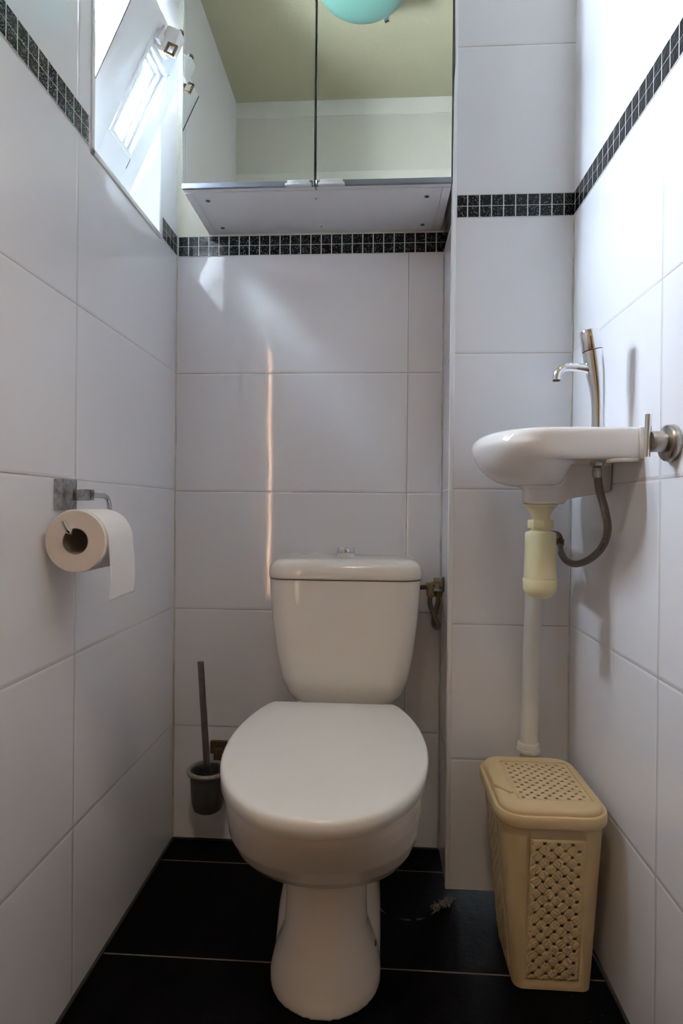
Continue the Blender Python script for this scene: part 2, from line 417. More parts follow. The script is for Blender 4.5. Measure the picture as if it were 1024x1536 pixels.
m.box(G0, G1, HY0-.03, HY0, 0, .15).box(G0, G1, HY0-.03, HY0, 2.1, HCEIL).box(-.84, .04, HY0-.03, HY0, 2.12, HCEIL)
struct('wall_hall_back', m, M['hall_wall'], 'end wall of the hallway with the front door', 'wall')
dr = struct('door_1', MB().box(-.842, .042, HY0-.040, HY0-.004, 0, 2.122, .003), M['door_wood'], 'dark brown wooden front door at the end of the hallway', 'door')
m = MB().lathe([(.004, 0), (.012, .004), (.012, .03), (.026, .04), (.028, .055), (.018, .066), (.001, .068)], (-.02, HY0-.004, 1.02), 'Y', 24)
mesh_obj('door_knob', m, M['brass'], dr)
w2 = struct('window_2', MB().box(G0, G1, HY0-.018, HY0-.013, .15, 2.1), M['glass_amber'], 'narrow glazed strip beside the front door', 'window')
hl = empty('hall_fill_lamp', (-.1, .10, HCEIL)); tag(hl, 'added white globe on the hallway ceiling, unseen fill light', 'lamp', kind='structure')  # added lamp, out of view: soft warm fill through the doorway
mesh_obj('base', MB().lathe([(.001, 0), (.06, 0), (.06, -.02), (.04, -.03), (.001, -.03)], (-.1, .10, HCEIL), 'Z', 32), M['white_plastic'], hl)
t = NT('fill_lamp_glow'); t.set(Base_Color=(.9, .88, .84, 1), Roughness=.3)
t.b.inputs['Emission Color'].default_value = (1.0, .87, .74, 1); HALL_FILL_E = 58.0; t.b.inputs['Emission Strength'].default_value = HALL_FILL_E
gb = [(.001, -.19)]+[(.085*math.sin(a), -.105-.085*math.cos(a)) for a in [PI*k/14 for k in range(1, 13)]]
mesh_obj('globe', MB().lathe(gb, (-.1, .10, HCEIL), 'Z', 32), t.m, hl)

# ---------------------------------------------------------------- mirror cabinet
CX0, CX1, CZ0, CZ1, CYF = -.4315, .1520, 1.5425, 2.205, 1.290
cab = empty('mirror_cabinet', ((CX0+CX1)/2, D-.0035, CZ0))
tag(cab, 'white wall cabinet with two mirrored doors above the toilet', 'cabinet')
YB = D-.0035
mesh_obj('side_panel', MB().box(CX0, CX0+.018, CYF, YB, CZ0, CZ1, .0008, 1), M['melamine'], cab)
mesh_obj('side_panel', MB().box(CX1-.018, CX1, CYF, YB, CZ0, CZ1, .0008, 1), M['melamine'], cab)
mesh_obj('bottom_panel', MB().box(CX0+.0186, CX1-.0186, CYF, YB, CZ0+.0006, CZ0+.018, .0006, 1), M['melamine'], cab)
mesh_obj('top_panel', MB().box(CX0+.0186, CX1-.0186, CYF, YB, CZ1-.018, CZ1, .0006, 1), M['melamine'], cab)
mesh_obj('back_panel', MB().box(CX0+.0186, CX1-.0186, YB-.006, YB-.001, CZ0+.018, CZ1-.018), M['melamine'], cab)
mesh_obj('shelf', MB().box(CX0+.0186, CX1-.0186, CYF+.02, YB-.008, 1.86, 1.876), M['melamine'], cab)
for x, y in ((-.388, 1.323), (-.388, 1.452), (.1034, 1.325), (.1038, 1.455)):
    s = mesh_obj('screw', MB().lathe([(.0005, .0004), (.0035, .0), (.0052, -.0004), (.0056, .0004), (.0056, .001)], (x, y, CZ0+.0002), 'Z', 20), M['steel'], cab)
    mesh_obj('screw_slot', MB().box(x-.003, x+.003, y-.0008, y+.0008, CZ0-.0004, CZ0+.0004).box(x-.0008, x+.0008, y-.003, y+.003, CZ0-.0004, CZ0+.0004), M['dark_metal'], s)
for x, y in ((-.1425, 1.3236), (-.1429, 1.455)):
    mesh_obj('screw_hole', MB().lathe([(.0004, -.0001), (.0019, -.0002), (.002, .0006)], (x, y, CZ0+.0004), 'Z', 12), M['dark_metal'], cab)
mid = -.1395
for k, (a, b) in enumerate(((CX0+.0005, mid-.0016), (mid+.0016, CX1-.0005))):
    d = mesh_obj('door', MB().box(a, b, CYF-.014, CYF-.0015, CZ0+.001, CZ1-.001, .0008, 1), M['melamine'], cab)
    mesh_obj('mirror', MB().box(a+.0012, b-.0012, CYF-.0185, CYF-.0142, CZ0+.0125, CZ1-.002), M['mirror'], d)
    e = MB()
    for q in (a, b-.0012): e.box(q, q+.0012, CYF-.0184, CYF-.0143, CZ0+.0125, CZ1-.002)
    mesh_obj('mirror_edge', e, M['mirror_edge'], d)
    p = MB().box(a, b, CYF-.0205, CYF-.0142, CZ0+.0002, CZ0+.0124, .0010, 1)
    mesh_obj('bottom_profile', p, M['alu'], d)
    gx0, gx1 = ((-.203, -.147) if k == 0 else (-.132, -.076))
    gp = MB().box(gx0, gx1, CYF-.0265, CYF-.0140, CZ0-.0010, CZ0+.0050, .0016, 2).box(gx0+.004, gx1-.004, CYF-.0245, CYF-.0206, CZ0+.0045, CZ0+.0120, .0012, 2)
    mesh_obj('grip', gp, M['alu_light'], d)
m = MB()
pts = [(.000, .0024), (.05, .0022), (.10, .0030), (.16, .0032), (.22, .0045), (.245, .0062), (.275, .0062), (.33, .0050), (.38, .0040), (.45, .0042), (.55, .0040), (.655, .0040)]
secs = []
for h, w in pts: secs.append([(CX1+.0002, CYF-.016, CZ0+.004+h), (CX1+w*.8, CYF-.016, CZ0+.004+h), (CX1+w*.8, CYF+.006, CZ0+.004+h), (CX1+.0002, CYF+.006, CZ0+.004+h)])
m.loft(secs)
mesh_obj('worn_edge', m, M['worn_edge'], cab)['label'] = 'worn dark chipped edge beside the right door'

# ---------------------------------------------------------------- ceiling lamp of the toilet (off, seen in the mirror)
LX, LY = -.050, 0.975
lamp = empty('ceiling_lamp', (LX, LY, CEIL)); tag(lamp, 'round aqua frosted glass ceiling lamp, seen in the mirror', 'lamp')
mesh_obj('base', MB().lathe([(.001, 0), (.085, 0), (.085, -.045), (.080, -.050), (.001, -.050)], (LX, LY, CEIL), 'Z', 48), M['white_plastic'], lamp)
prof = [(.001, -.100), (.040, -.099), (.075, -.095), (.100, -.088), (.115, -.079), (.121, -.070), (.120, -.066), (.112, -.076), (.095, -.084), (.06, -.092), (.001, -.096)]
mesh_obj('shade', MB().lathe(prof, (LX, LY, CEIL), 'Z', 64), M['aqua'], lamp)
for k in range(3):
    a = math.radians(-58+120*k+0); R_ = Matrix.Rotation(a, 3, 'Z'); c = Vector((LX, LY, 0))
    b = MB().box(.082, .124, -.006, .006, -.074, -.070, .001).box(.118, .127, -.007, .007, -.084, -.064, .002)
    b.bm.transform(Matrix.Translation((LX, LY, CEIL)) @ R_.to_4x4())
    mesh_obj('clip', b, M['chrome'], lamp)

# ---------------------------------------------------------------- toilet
TX = -.086
toi = empty('toilet', (TX, 1.2, 0)); tag(toi, 'white close-coupled toilet with closed lid against the back wall', 'toilet')
def egg(a, yf, yw, yb, z, xc=TX, n=64, rp=2.6, fp=2.0, rw=1.0, skew=0):
    pts = []
    for k in range(n):
        t = 2*PI*k/n; s, c = math.sin(t), math.cos(t)
        if c >= 0: e = fp; ext = yw-yf; sg = -1
        else: e = rp; ext = yb-yw; sg = 1
        x = math.copysign(abs(s)**(2/e), s)*a; y = yw+sg*ext*abs(c)**(2/e)
        pts.append((xc+x, y, z(x, y) if callable(z) else z))
    return pts
m = MB()
bowl = [(.157, .062, 1.108, 1.14, 1.30), (.164, .084, 1.085, 1.13, 1.32), (.175, .106, 1.056, 1.12, 1.33), (.192, .128, 1.022, 1.11, 1.33),
        (.217, .1485, .980, 1.10, 1.34), (.249, .163, .940, 1.09, 1.34), (.287, .172, .903, 1.08, 1.34), (.325, .1745, .877, 1.075, 1.34),
        (.350, .1750, .862, 1.075, 1.34), (.371, .1740, .853, 1.075, 1.34)]
m.loft([egg(a, yf, yw, yb, z, xc=-.0905, fp=2.08) for i, (z, a, yf, yw, yb) in enumerate(bowl)])
m.loft([rrect(TX-.085, TX+.10, 1.20, 1.465, .03, .24), rrect(TX-.095, TX+.115, 1.19, 1.470, .03, .32), rrect(TX-.095, TX+.115, 1.22, 1.475, .03, .405)])
# pedestal: a front shield that flares into the foot, and the fuller trapway body set back behind it
sh = [(0, .100, .974, 1.075), (.02, .100, .975, 1.076), (.045, .094, .982, 1.08), (.07, .084, .994, 1.08), (.10, .0755, 1.008, 1.075), (.14, .0735, 1.022, 1.08), (.18, .0745, 1.030, 1.085), (.205, .078, 1.028, 1.10), (.24, .095, 1.02, 1.11)]
m.loft([egg(a, yf, yw, yw+.045, z, rp=5) for z, a, yf, yw in sh])
rb = [(0, .100, 1.02, 1.36), (.03, .1005, 1.05, 1.38), (.07, .1000, 1.09, 1.40), (.11, .094, 1.105, 1.42), (.15, .083, 1.11, 1.44), (.19, .069, 1.11, 1.45), (.26, .07, 1.11, 1.46)]
m.loft([egg(a, yf, (yf+yb)/2-.05, yb, z, rp=3, fp=3.2) for z, a, yf, yb in rb])
pan = mesh_obj('pan', m, M['ceramic'], toi, angle=180)
r_ = pan.modifiers.new('blend', 'REMESH'); r_.mode = 'VOXEL'; r_.voxel_size = .0034; r_.use_smooth_shade = True
s_ = pan.modifiers.new('smooth', 'SMOOTH'); s_.iterations = 7; s_.factor = .5
mesh_obj('fixing_bolt', MB().lathe([(.0005, .004), (.004, .003), (.0055, 0)], (TX+.089, 1.075, .062), 'X', 14), M['rust'], pan)
# seat ring and lid, closed, rising slightly towards the hinges
LC = -.0885
def lidz(off): return lambda x, y: .402+.0815*(y-.847)+off
def lid_out(g, off, n=96):
    pts = []
    yw, yf, yb, a = 1.075, .8435+g, 1.266-g, .1830-g
    nf = n//2; p = 2.12; bb = .275-g*.5
    for k in range(nf+1):
        t = PI*k/nf - PI/2; c_, s_ = math.cos(t), math.sin(t)
        pts.append((math.copysign(abs(s_)**(2/p), s_)*a, yw-(yw-yf)*abs(c_)**(2/p)))
    nr = n//4; cr_ = .010
    for k in range(1, nr+1):
        y = lerp(yw, yb-cr_, k/nr); pts.append((a*math.sqrt(1-((y-yw)/bb)**2), y))
    rb_ = pts[-1][0]
    for k in range(1, 6):
        an = PI/2*k/5; pts.append((rb_-.004-cr_*(1-math.cos(an)), yb-cr_+cr_*math.sin(an)))
    left = [(-x, y) for x, y in pts[nf+1:]][::-1]
    pts += left
    z = lidz(off)
    return [(LC+x, y, z(x, y)) for x, y in pts]
m = MB(); m.loft([lid_out(.030, -.062), lid_out(.026, -.058), lid_out(.026, -.031), lid_out(.028, -.0285)])
mesh_obj('seat', m, M['seat'], toi)
m = MB(); m.loft([lid_out(.012, -.0280), lid_out(.002, -.0290), lid_out(-.0005, -.0272), lid_out(-.001, -.008), lid_out(.0006, -.0038), lid_out(.0035, -.0012), lid_out(.008, 0), lid_out(.05, .0006)])
mesh_obj('lid', m, M['seat'], toi, angle=60)
m = MB()
for x in (-.085, .075): mesh_obj('hinge', MB().box(LC+x-.014, LC+x+.014, 1.262, 1.285, .395, .419, .006, 3), M['seat'], toi)
# cistern
CT = -.0705
m = MB(); secs = []
for z, hl_, hr_, yf, r in ((.412, .105, .105, 1.330, .03), (.420, .116, .118, 1.312, .035), (.440, .1285, .132, 1.298, .04), (.475, .141, .1435, 1.292, .042), (.53, .153, .154, 1.289, .042), (.60, .163, .1625, 1.288, .042), (.66, .1675, .167, 1.288, .042), (.6925, .1690, .1685, 1.288, .042)):
    secs.append(rrect(CT-hl_, CT+hr_, yf, D-.004, r, z, 10))
m.loft(secs)
# slight crown of the front
for v in m.bm.verts:
    if v.co.y < 1.36: v.co.y -= .0045*max(0, 1-((v.co.x-CT)/.17)**2)*.8
cis = mesh_obj('cistern', m, M['ceramic_tank'], toi, angle=60)
m = MB(); secs = []
for g, z in ((.004, .6945), (-.0005, .6955), (-.002, .700), (-.002, .712), (.001, .722), (.006, .7295), (.014, .7345), (.024, .7365), (.045, .7375), (.075, .738)):
    secs.append(rrect(CT-.1690+g, CT+.1690-g, 1.2855+g, D-.004-max(0, g*.2), .042, z, 10))
m.loft(secs)
for v in m.bm.verts:
    if v.co.y < 1.36: v.co.y -= .0045*max(0, 1-((v.co.x-CT)/.17)**2)*.8
mesh_obj('cistern_lid', m, M['ceramic_tank'], toi, angle=60)
BX, BY = -.0722, 1.388
m = MB().lathe([(.001, 0), (.0190, 0), (.0205, .002), (.0212, .012), (.0212, .018), (.0200, .0205), (.0178, .0205), (.0172, .0190), (.001, .0190)], (BX, BY, .7378), 'Z', 40)
fb = mesh_obj('flush_button', m, M['chrome'], toi); fb['label'] = 'round chrome flush button'
mesh_obj('push_plate', MB().lathe([(.001, .0185), (.0165, .0185), (.0165, .0197), (.014, .0205), (.001, .0206)], (BX, BY, .7378), 'Z', 32), M['nickel'], fb)

# ---------------------------------------------------------------- cistern water supply
vx, vy, vz = .146, 1.425, .667
sv = empty('angle_valve', (XC, vy, vz)); tag(sv, 'tarnished brass angle valve with looped hose beside the cistern', 'valve')
mesh_obj('body', MB().tube([(XC-.001, vy, vz+.004), (.118, vy, vz+.002)], .0075, 16).tube([(.128, vy, vz+.008), (.128, vy, vz-.022)], .009, 16).box(.121, .137, vy-.010, vy+.010, vz-.026, vz-.014, .002), M['brass'], sv)
mesh_obj('escutcheon', MB().lathe([(.001, 0), (.019, 0), (.017, -.003), (.010, -.004), (.001, -.004)], (XC-.0005, vy, vz+.004), 'X', 24), M['dark_metal'], sv)
mesh_obj('handle', MB().box(.136, .154, vy-.008, vy+.008, vz+.010, vz+.022, .002).lathe([(.001, 0), (.009, 0), (.009, .014), (.001, .014)], (.145, vy, vz-.006), 'Z', 12), M['nickel'], sv)
mesh_obj('union_nut', MB().lathe([(.001, 0), (.0105, 0), (.0105, .012), (.001, .012)], (.147, vy, vz-.024), 'Z', 6), M['bronze'], sv)
mesh_obj('inlet', MB().tube([(.122, vy, vz-.002), (.098, vy, vz-.004)], .0055, 14), M['rust'], sv)
mesh_obj('hose', MB().tube([(.128, vy, vz-.026), (.128, vy, vz-.042), (.136, vy-.006, vz-.064), (.146, vy-.008, vz-.086), (.148, vy-.002, vz-.098), (.142, vy+.006, vz-.100), (.138, vy+.010, vz-.088), (.143, vy+.006, vz-.062), (.147, vy, vz-.036), (.147, vy, vz-.020)], .0058, 14), M['braid'], sv)

# ---------------------------------------------------------------- toilet brush in its wall holder
bx, by = -.4045, 1.418
bh = empty('toilet_brush_holder', (bx, by, .115)); tag(bh, 'smoky glass toilet brush holder mounted on the back wall left of the toilet', 'brush holder')
mesh_obj('cup', MB().lathe([(.001, .113), (.026, .114), (.034, .120), (.0385, .135), (.041, .170), (.0425, .206), (.0425, .209), (.0385, .209), (.036, .17), (.033, .135), (.028, .123), (.001, .120)], (bx, by, 0), 'Z', 48), M['frost'], bh)
rg = []
for k in range(49):
    a = 2*PI*k/48; rg.append((bx+.0465*math.cos(a), by+.0465*math.sin(a), .212))
m = MB(); secs = []
for k in range(48):
    a = 2*PI*k/48; ca, sa = math.cos(a), math.sin(a)
    secs.append([(bx+(.0455+.0055*math.cos(q))*ca, by+(.0455+.0055*math.cos(q))*sa, .2115+.0055*math.sin(q)) for q in [2*PI*j/12 for j in range(12)]])
m.loft(secs, closed=True)
mesh_obj('ring', m, M['ring'], bh)
mesh_obj('wall_bracket', MB().box(-.417, -.374, D-.012, D-.0005, .226, .258, .002).box(-.404, -.386, by+.044, D-.008, .206, .242, .003), M['bronze'], bh)
tb = empty('toilet_brush', (bx, by, .13)); tag(tb, 'toilet brush with slim metal handle standing in the smoky glass cup', 'toilet brush')
m = MB().tube([(bx-.0000, by, .185), (bx-.0215, by+.004, .470)], [.0082, .0078], 24, smooth=False)
m.lathe([(.001, 0), (.0078, 0), (.0082, .002), (.0076, .004), (.001, .0042)], (bx-.0215, by+.004, .4695), 'Z', 24)
hd = mesh_obj('handle', m, M['steel'], tb)
mb = MB(); mb.lathe([(.001, .132), (.016, .134), (.022, .15), (.022, .19), (.014, .205), (.001, .207)], (bx, by, 0), 'Z', 24)
for k in range(420):
    a = random.uniform(0, 2*PI); z = random.uniform(.14, .212); r0 = .016; r1 = random.uniform(.026, .033)
    p = Vector((bx+r0*math.cos(a), by+r0*math.sin(a), z)); q = Vector((bx+r1*math.cos(a), by+r1*math.sin(a), z+random.uniform(-.004, .012)))
    mb.tube([p, q], [.0009, .0005], 4, smooth=False)
mesh_obj('bristles', mb, M['bristle'], tb)

# ---------------------------------------------------------------- toilet roll holder and roll
hy = .941
th = empty('toilet_roll_holder', (XL, hy, .868)); tag(th, 'square chrome toilet roll holder on the left wall', 'toilet roll holder')
mesh_obj('wall_plate', MB().box(XL, XL+.0165, .9185, .9625, .8435, .8935, .0012), M['chrome_dull'], th)
mesh_obj('arm', MB().box(XL+.016, XL+.030, .9225, .9385, .8580, .8770, .001).box(XL+.028, -.4610, .9275, .9335, .8590, .8760, .001).box(-.4780, -.4610, .9225, .9440, .8595, .8770, .0012), M['chrome_dull'], th)
rx, rz, ry0, ry1 = -.4635, .7955, .887, .987
tz = rz+.0138
mesh_obj('rod', MB().tube([(-.4690, .9380, .8680), (-.4690, .975, .8680), (-.4690, 1.000, .8665), (-.4690, 1.012, .856), (-.4690, 1.015, .838), (-.4690, 1.0145, .825), (-.4690, 1.010, tz+.003), (-.4690, .998, tz), (-.4690, .960, tz), (-.4690, .895, tz), (-.4690, .882, tz+.001), (-.4715, .875, tz+.007), (-.4745, .871, tz+.018)], .0048, 20), M['chrome'], th)
tr = empty('toilet_roll', (rx, (ry0+ry1)/2, rz)); tag(tr, 'white toilet roll with hanging sheet on the wall holder', 'toilet roll')
RO, RI = .0485, .0205
m = MB(); secs = []; N = 64
prof = [(RI, ry0+.0005), (RO-.0012, ry0), (RO, ry0+.0012), (RO, ry1-.0012), (RO-.0012, ry1), (RI, ry1-.0005)]
for k in range(N):
    a = 2*PI*k/N; secs.append([(rx+r*math.cos(a), y, rz+r*math.sin(a)) for r, y in prof])
n = len(prof); vs = [p for s in secs for p in s]; fs = []; mi = []
for k in range(N):
    for j in range(n-1):
        fs.append((k*n+j, k*n+j+1, ((k+1) % N)*n+j+1, ((k+1) % N)*n+j)); mi.append(1 if j in (0, 4) else 0)
bvs = [m.bm.verts.new(v) for v in vs]
for f, i in zip(fs, mi): m.bm.faces.new([bvs[q] for q in f]).material_index = i
mesh_obj('paper', m, [M['paper'], M['paper_edge']], tr)
m = MB(); secs = []
for k in range(N):
    a = 2*PI*k/N; secs.append([(rx+r*math.cos(a), y, rz+r*math.sin(a)) for r, y in ((RI+.0003, ry0+.001), (RI+.0003, ry1-.001), (RI-.0012, ry1-.001), (RI-.0012, ry0+.001))])
m.loft(secs, closed=True); mesh_obj('core', m, M['card'], tr)
# the loose sheet: over the top, down the room side, torn along a slant
nu, nv = 18, 36; grid = []
for i in range(nu+1):
    u = i/nu; y = lerp(ry0+.006, ry1-.001, u); row = []
    drop = .090 + .0025*(1-u) + .0008*math.sin(u*8)
    for j in range(nv+1):
        v = j/nv
        if v < .35:
            a = lerp(PI*.62, 0, v/.35); p = Vector((rx+(RO+.0012)*math.cos(a), y, rz+(RO+.0012)*math.sin(a)))
        else:
            w = (v-.35)/.65
            p = Vector((rx+RO+.0012+.004*math.sin(w*2.4)+.0016*math.sin(u*7+w*3)*w, y - .004*w*w*(1-u), rz-drop*w))
        row.append(p)
    grid.append(row)
m = MB(); vs = [p for r in grid for p in r]; fs = []
for i in range(nu):
    for j in range(nv): fs.append((i*(nv+1)+j, i*(nv+1)+j+1, (i+1)*(nv+1)+j+1, (i+1)*(nv+1)+j))
m.faces(vs, fs)
o = mesh_obj('loose_sheet', m, M['paper'], tr, angle=180)
sm = o.modifiers.new('thickness', 'SOLIDIFY'); sm.thickness = .0005

# ---------------------------------------------------------------- hand basin on the right wall
bs = empty('wash_basin', (XR, 1.12, .86)); tag(bs, 'small white ceramic hand basin mounted on the right wall', 'basin')
def bout(tip, y0, y1, yc, z, back=XR-.0006, n=72, flat=.33, p=2.2):
    """D-shaped outline: flat against the wall, straight sides as far as x = flat, rounded nose at x = tip"""
    pts = []
    hn = n//2
    for k in range(hn+1):
        t = PI*k/hn; c, s = math.cos(t), math.sin(t)
        ys = (y0-yc) if c > 0 else (y1-yc)
        y = yc+ys*abs(c)**(2/p); x = flat-(flat-tip)*abs(s)**(2/p)
        pts.append((x, y, z))
    pts += [(lerp(flat, back, .5), y1, z), (back, y1, z), (back, y0, z), (lerp(flat, back, .5), y0, z)]
    return pts
m = MB()
outer = [(.9345, .216, .984, 1.256, 1.12, .286), (.9370, .211, .9805, 1.259, 1.12, .285), (.9460, .2050, .9780, 1.261, 1.12, .284), (.956, .1920, .9772, 1.262, 1.12, .284),
         (.966, .1780, .9770, 1.262, 1.12, .284), (.975, .1795, .9772, 1.262, 1.12, .284), (.982, .1870, .9785, 1.260, 1.12, .284), (.9860, .1960, .9830, 1.255, 1.12, .284), (.9868, .205, .990, 1.249, 1.12, .284)]
inner = [(.9868, .216, 1.068, 1.240, 1.145, .285), (.982, .222, 1.074, 1.235, 1.145, .285), (.955, .232, 1.085, 1.222, 1.145, .285), (.925, .255, 1.105, 1.195, 1.145, .285), (.912, .275, 1.125, 1.175, 1.145, .29)]
secs = [bout(t_, a, b, c, z, flat=f, p=2.1) for z, t_, a, b, c, f in outer]
secs += [bout(t_, a, b, c, z, back=.350, flat=f) for z, t_, a, b, c, f in inner]
m.loft(secs)
# the bowl bulging down on the side away from the wall
def ell(x0, x1, y0, y1, z, n=56, p=2.15):
    pts = []
    for k in range(n):
        t = 2*PI*k/n; c, q = math.cos(t), math.sin(t)
        pts.append(((x0+x1)/2+(x1-x0)/2*math.copysign(abs(c)**(2/p), c), (y0+y1)/2+(y1-y0)/2*math.copysign(abs(q)**(2/p), q), z))
    return pts
m.loft([ell(.268, .325, 1.085, 1.185, .8935), ell(.246, .332, 1.055, 1.205, .8965), ell(.226, .337, 1.032, 1.222, .9030), ell(.2085, .341, 1.012, 1.237, .914), ell(.195, .346, .997, 1.248, .927),
        ell(.1866, .352, .986, 1.255, .940), ell(.1806, .356, .9805, 1.2595, .952), ell(.1772, .357, .9785, 1.2612, .963), ell(.1815, .352, .984, 1.256, .973)])
# neck around the outlet, and the web that runs back from it to the wall
m.loft([rrect(.2745, .345, 1.095, 1.165, .022, .8615), rrect(.2740, .345, 1.093, 1.167, .024, .885), rrect(.270, .35, 1.088, 1.172, .028, .915)])
m.faces([(.30, 1.098, .8618), (XR-.0006, 1.098, .8850), (XR-.0006, 1.162, .8850), (.30, 1.162, .8618), (.30, 1.098, .945), (XR-.0006, 1.098, .945), (XR-.0006, 1.162, .945), (.30, 1.162, .945)],
        [(0, 3, 2, 1), (4, 5, 6, 7), (0, 1, 5, 4), (1, 2, 6, 5), (2, 3, 7, 6), (3, 0, 4, 7)])
bas = mesh_obj('basin', m, M['basin'], bs, angle=180)
r_ = bas.modifiers.new('blend', 'REMESH'); r_.mode = 'VOXEL'; r_.voxel_size = .0026; r_.use_smooth_shade = True
s_ = bas.modifiers.new('smooth', 'SMOOTH'); s_.iterations = 16; s_.factor = .5
m = MB()
m.tube([(XR-.003, .978, .984), (XR-.003, .976, .960), (XR-.003, .978, .934)], .0035, 8); m.tube([(XR-.006, .982, .933), (.385, .984, .932), (.372, .99, .931)], .0035, 8)
mesh_obj('sealant', m, M['silicone'], bs)['label'] = 'yellowed sealant along the wall'
mesh_obj('drain_flange', MB().lathe([(.001, 0), (.020, 0), (.022, .001), (.020, .003), (.001, .003)], (.304, 1.147, .9165), 'Z', 32), M['chrome'], bs)

tx, ty = .3725, 1.030
tap = empty('tap', (tx, ty, .986)); tag(tap, 'chrome pillar tap with leaning body standing on the basin edge', 'tap')
path = [(.3735, ty, .984), (.3727, ty, .990), (.3724, ty, 1.000), (.3722, ty, 1.018), (.3716, ty, 1.040), (.3704, ty, 1.060), (.3680, ty, 1.080), (.3655, ty, 1.098), (.3630, ty, 1.1155), (.3622, ty, 1.1200)]
rad = [.0118, .0116, .0106, .0104, .0112, .0128, .0150, .0164, .0168, .0166]
bd = mesh_obj('body', MB().tube(path, rad, 40, res=5), M['chrome'], tap)
m = MB().tube([(.366, ty, 1.0870), (.352, ty, 1.0905), (.335, ty, 1.0930), (.3200, ty, 1.0935), (.3105, ty, 1.0905), (.3050, ty, 1.0840), (.3030, ty, 1.0760), (.3026, ty, 1.0715)], [.012, .0082, .0070, .0068, .0068, .0068, .0068, .0070], 24)
sp = mesh_obj('spout', m, M['chrome'], tap)
mesh_obj('aerator', MB().lathe([(.001, 0), (.0060, 0), (.0064, .002), (.001, .002)], (.3026, ty, 1.0700), 'Z', 20), M['dark_metal'], sp)
ax = Vector((-.0045, 0, .034)).normalized(); rot = Vector((0, 0, 1)).rotation_difference(Vector((-.17, 0, .985))).to_matrix()
mesh_obj('seam', MB().lathe([(.001, 0), (.0158, 0), (.0158, .004), (.001, .004)], (.3620, ty, 1.1195), 'Z', 40, rot), M['rubber'], tap)
mesh_obj('push_knob', MB().lathe([(.001, 0), (.0162, 0), (.0168, .001), (.0162, .016), (.0158, .030), (.0148, .0335), (.0120, .0350), (.001, .0355)], (.3614, ty, 1.1215), 'Z', 40, rot), M['chrome'], tap)

hs = empty('tap_hose', (.372, ty, .930)); tag(hs, 'braided steel tap hose curving under the basin', 'hose')
hp = [(.3715, 1.030, .932), (.3713, 1.030, .924), (.3765, 1.031, .885), (.3868, 1.034, .8514), (.3958, 1.045, .8171), (.3964, 1.070, .7869), (.3901, 1.110, .7624), (.3795, 1.150, .7488), (.3730, 1.190, .7510), (.3705, 1.220, .7665), (.3720, 1.235, .782)]
mesh_obj('hose', MB().tube(hp, .0066, 18), M['braid'], hs)
mesh_obj('ferrule', MB().lathe([(.001, 0), (.0072, 0), (.0076, .003), (.0076, .013), (.0068, .016), (.001, .016)], (.3714, 1.030, .906), 'Z', 24), M['nickel'], hs)
mesh_obj('union_nut', MB().lathe([(.001, 0), (.0105, 0), (.0115, .003), (.0115, .007), (.001, .008)], (.3713, 1.030, .926), 'Z', 6), M['nickel'], hs)
m = MB().lathe([(.001, 0), (.0085, 0), (.0095, .004), (.0095, .014), (.001, .014)], (.3723, 1.237, .778), 'Z', 18).tube([(.3723, 1.237, .789), (.3735, 1.255, .799), (.374, DC, .800)], .0075, 14)
mesh_obj('end_fitting', m, M['rust'], hs)

wx, wy = .3055, 1.130
bt = empty('bottle_trap', (wx, wy, .684)); tag(bt, 'yellowed plastic bottle trap under the basin with white waste pipe', 'trap')
mesh_obj('flange', MB().lathe([(.001, .8612), (.0300, .8612), (.0302, .8585), (.0275, .8570), (.0235, .8530), (.0190, .8440), (.0165, .8370), (.0158, .8250), (.001, .8250)], (wx, wy, 0), 'Z', 40), M['cream_plastic'], bt)
mesh_obj('gasket', MB().lathe([(.001, .8628), (.0285, .8628), (.0285, .8612), (.001, .8612)], (wx, wy, 0), 'Z', 40), M['rubber'], bt)
mesh_obj('union_nut', MB().lathe([(.016, .8325), (.0232, .8320), (.0240, .8300), (.0240, .8180), (.0232, .8165), (.016, .8160)], (wx, wy, 0), 'Z', 8), M['cream_plastic'], bt)
mesh_obj('bottle', MB().lathe([(.001, .8200), (.0165, .8190), (.0175, .8125), (.0215, .8110), (.0265, .8090), (.0278, .8060), (.0283, .76), (.0293, .7240), (.001, .7240)], (wx, wy, 0), 'Z', 48), M['cream_plastic'], bt)
dome = [(.001, .7235), (.0305, .7235), (.0312, .7215), (.0305, .7060)]+[(.0305*math.cos(a), .7060-.0215*math.sin(a)) for a in [PI/2*k/9 for k in range(1, 9)]]+[(.0008, .6845)]
mesh_obj('cup', MB().lathe(dome, (wx, wy, 0), 'Z', 48), M['cream_plastic'], bt)
PXT, PXB, PY = .3385, .3290, 1.292
m = MB().tube([(PXT, PY, .720), (PXB, PY, .345), (PXB-.002, PY, .12), (PXB-.004, PY, .0)], .0185, 28, smooth=False)
m.tube([(wx+.02, wy+.02, .775), (wx+.026, wy+.08, .775), (PXT-.002, PY-.05, .772), (PXT, PY-.012, .762), (PXT, PY, .740), (PXT, PY, .715)], .0185, 24)
wp = mesh_obj('waste_pipe', m, M['pipe'], bt); wp['label'] = 'white plastic waste pipe down to the floor'
m = MB().lathe([(.0186, .020), (.0215, .019), (.0230, .016), (.0230, .008), (.0245, .006), (.0245, 0), (.0186, -.001)], (PXB, PY, .334), 'Z', 36)
mesh_obj('collar', m, M['pipe'], wp)

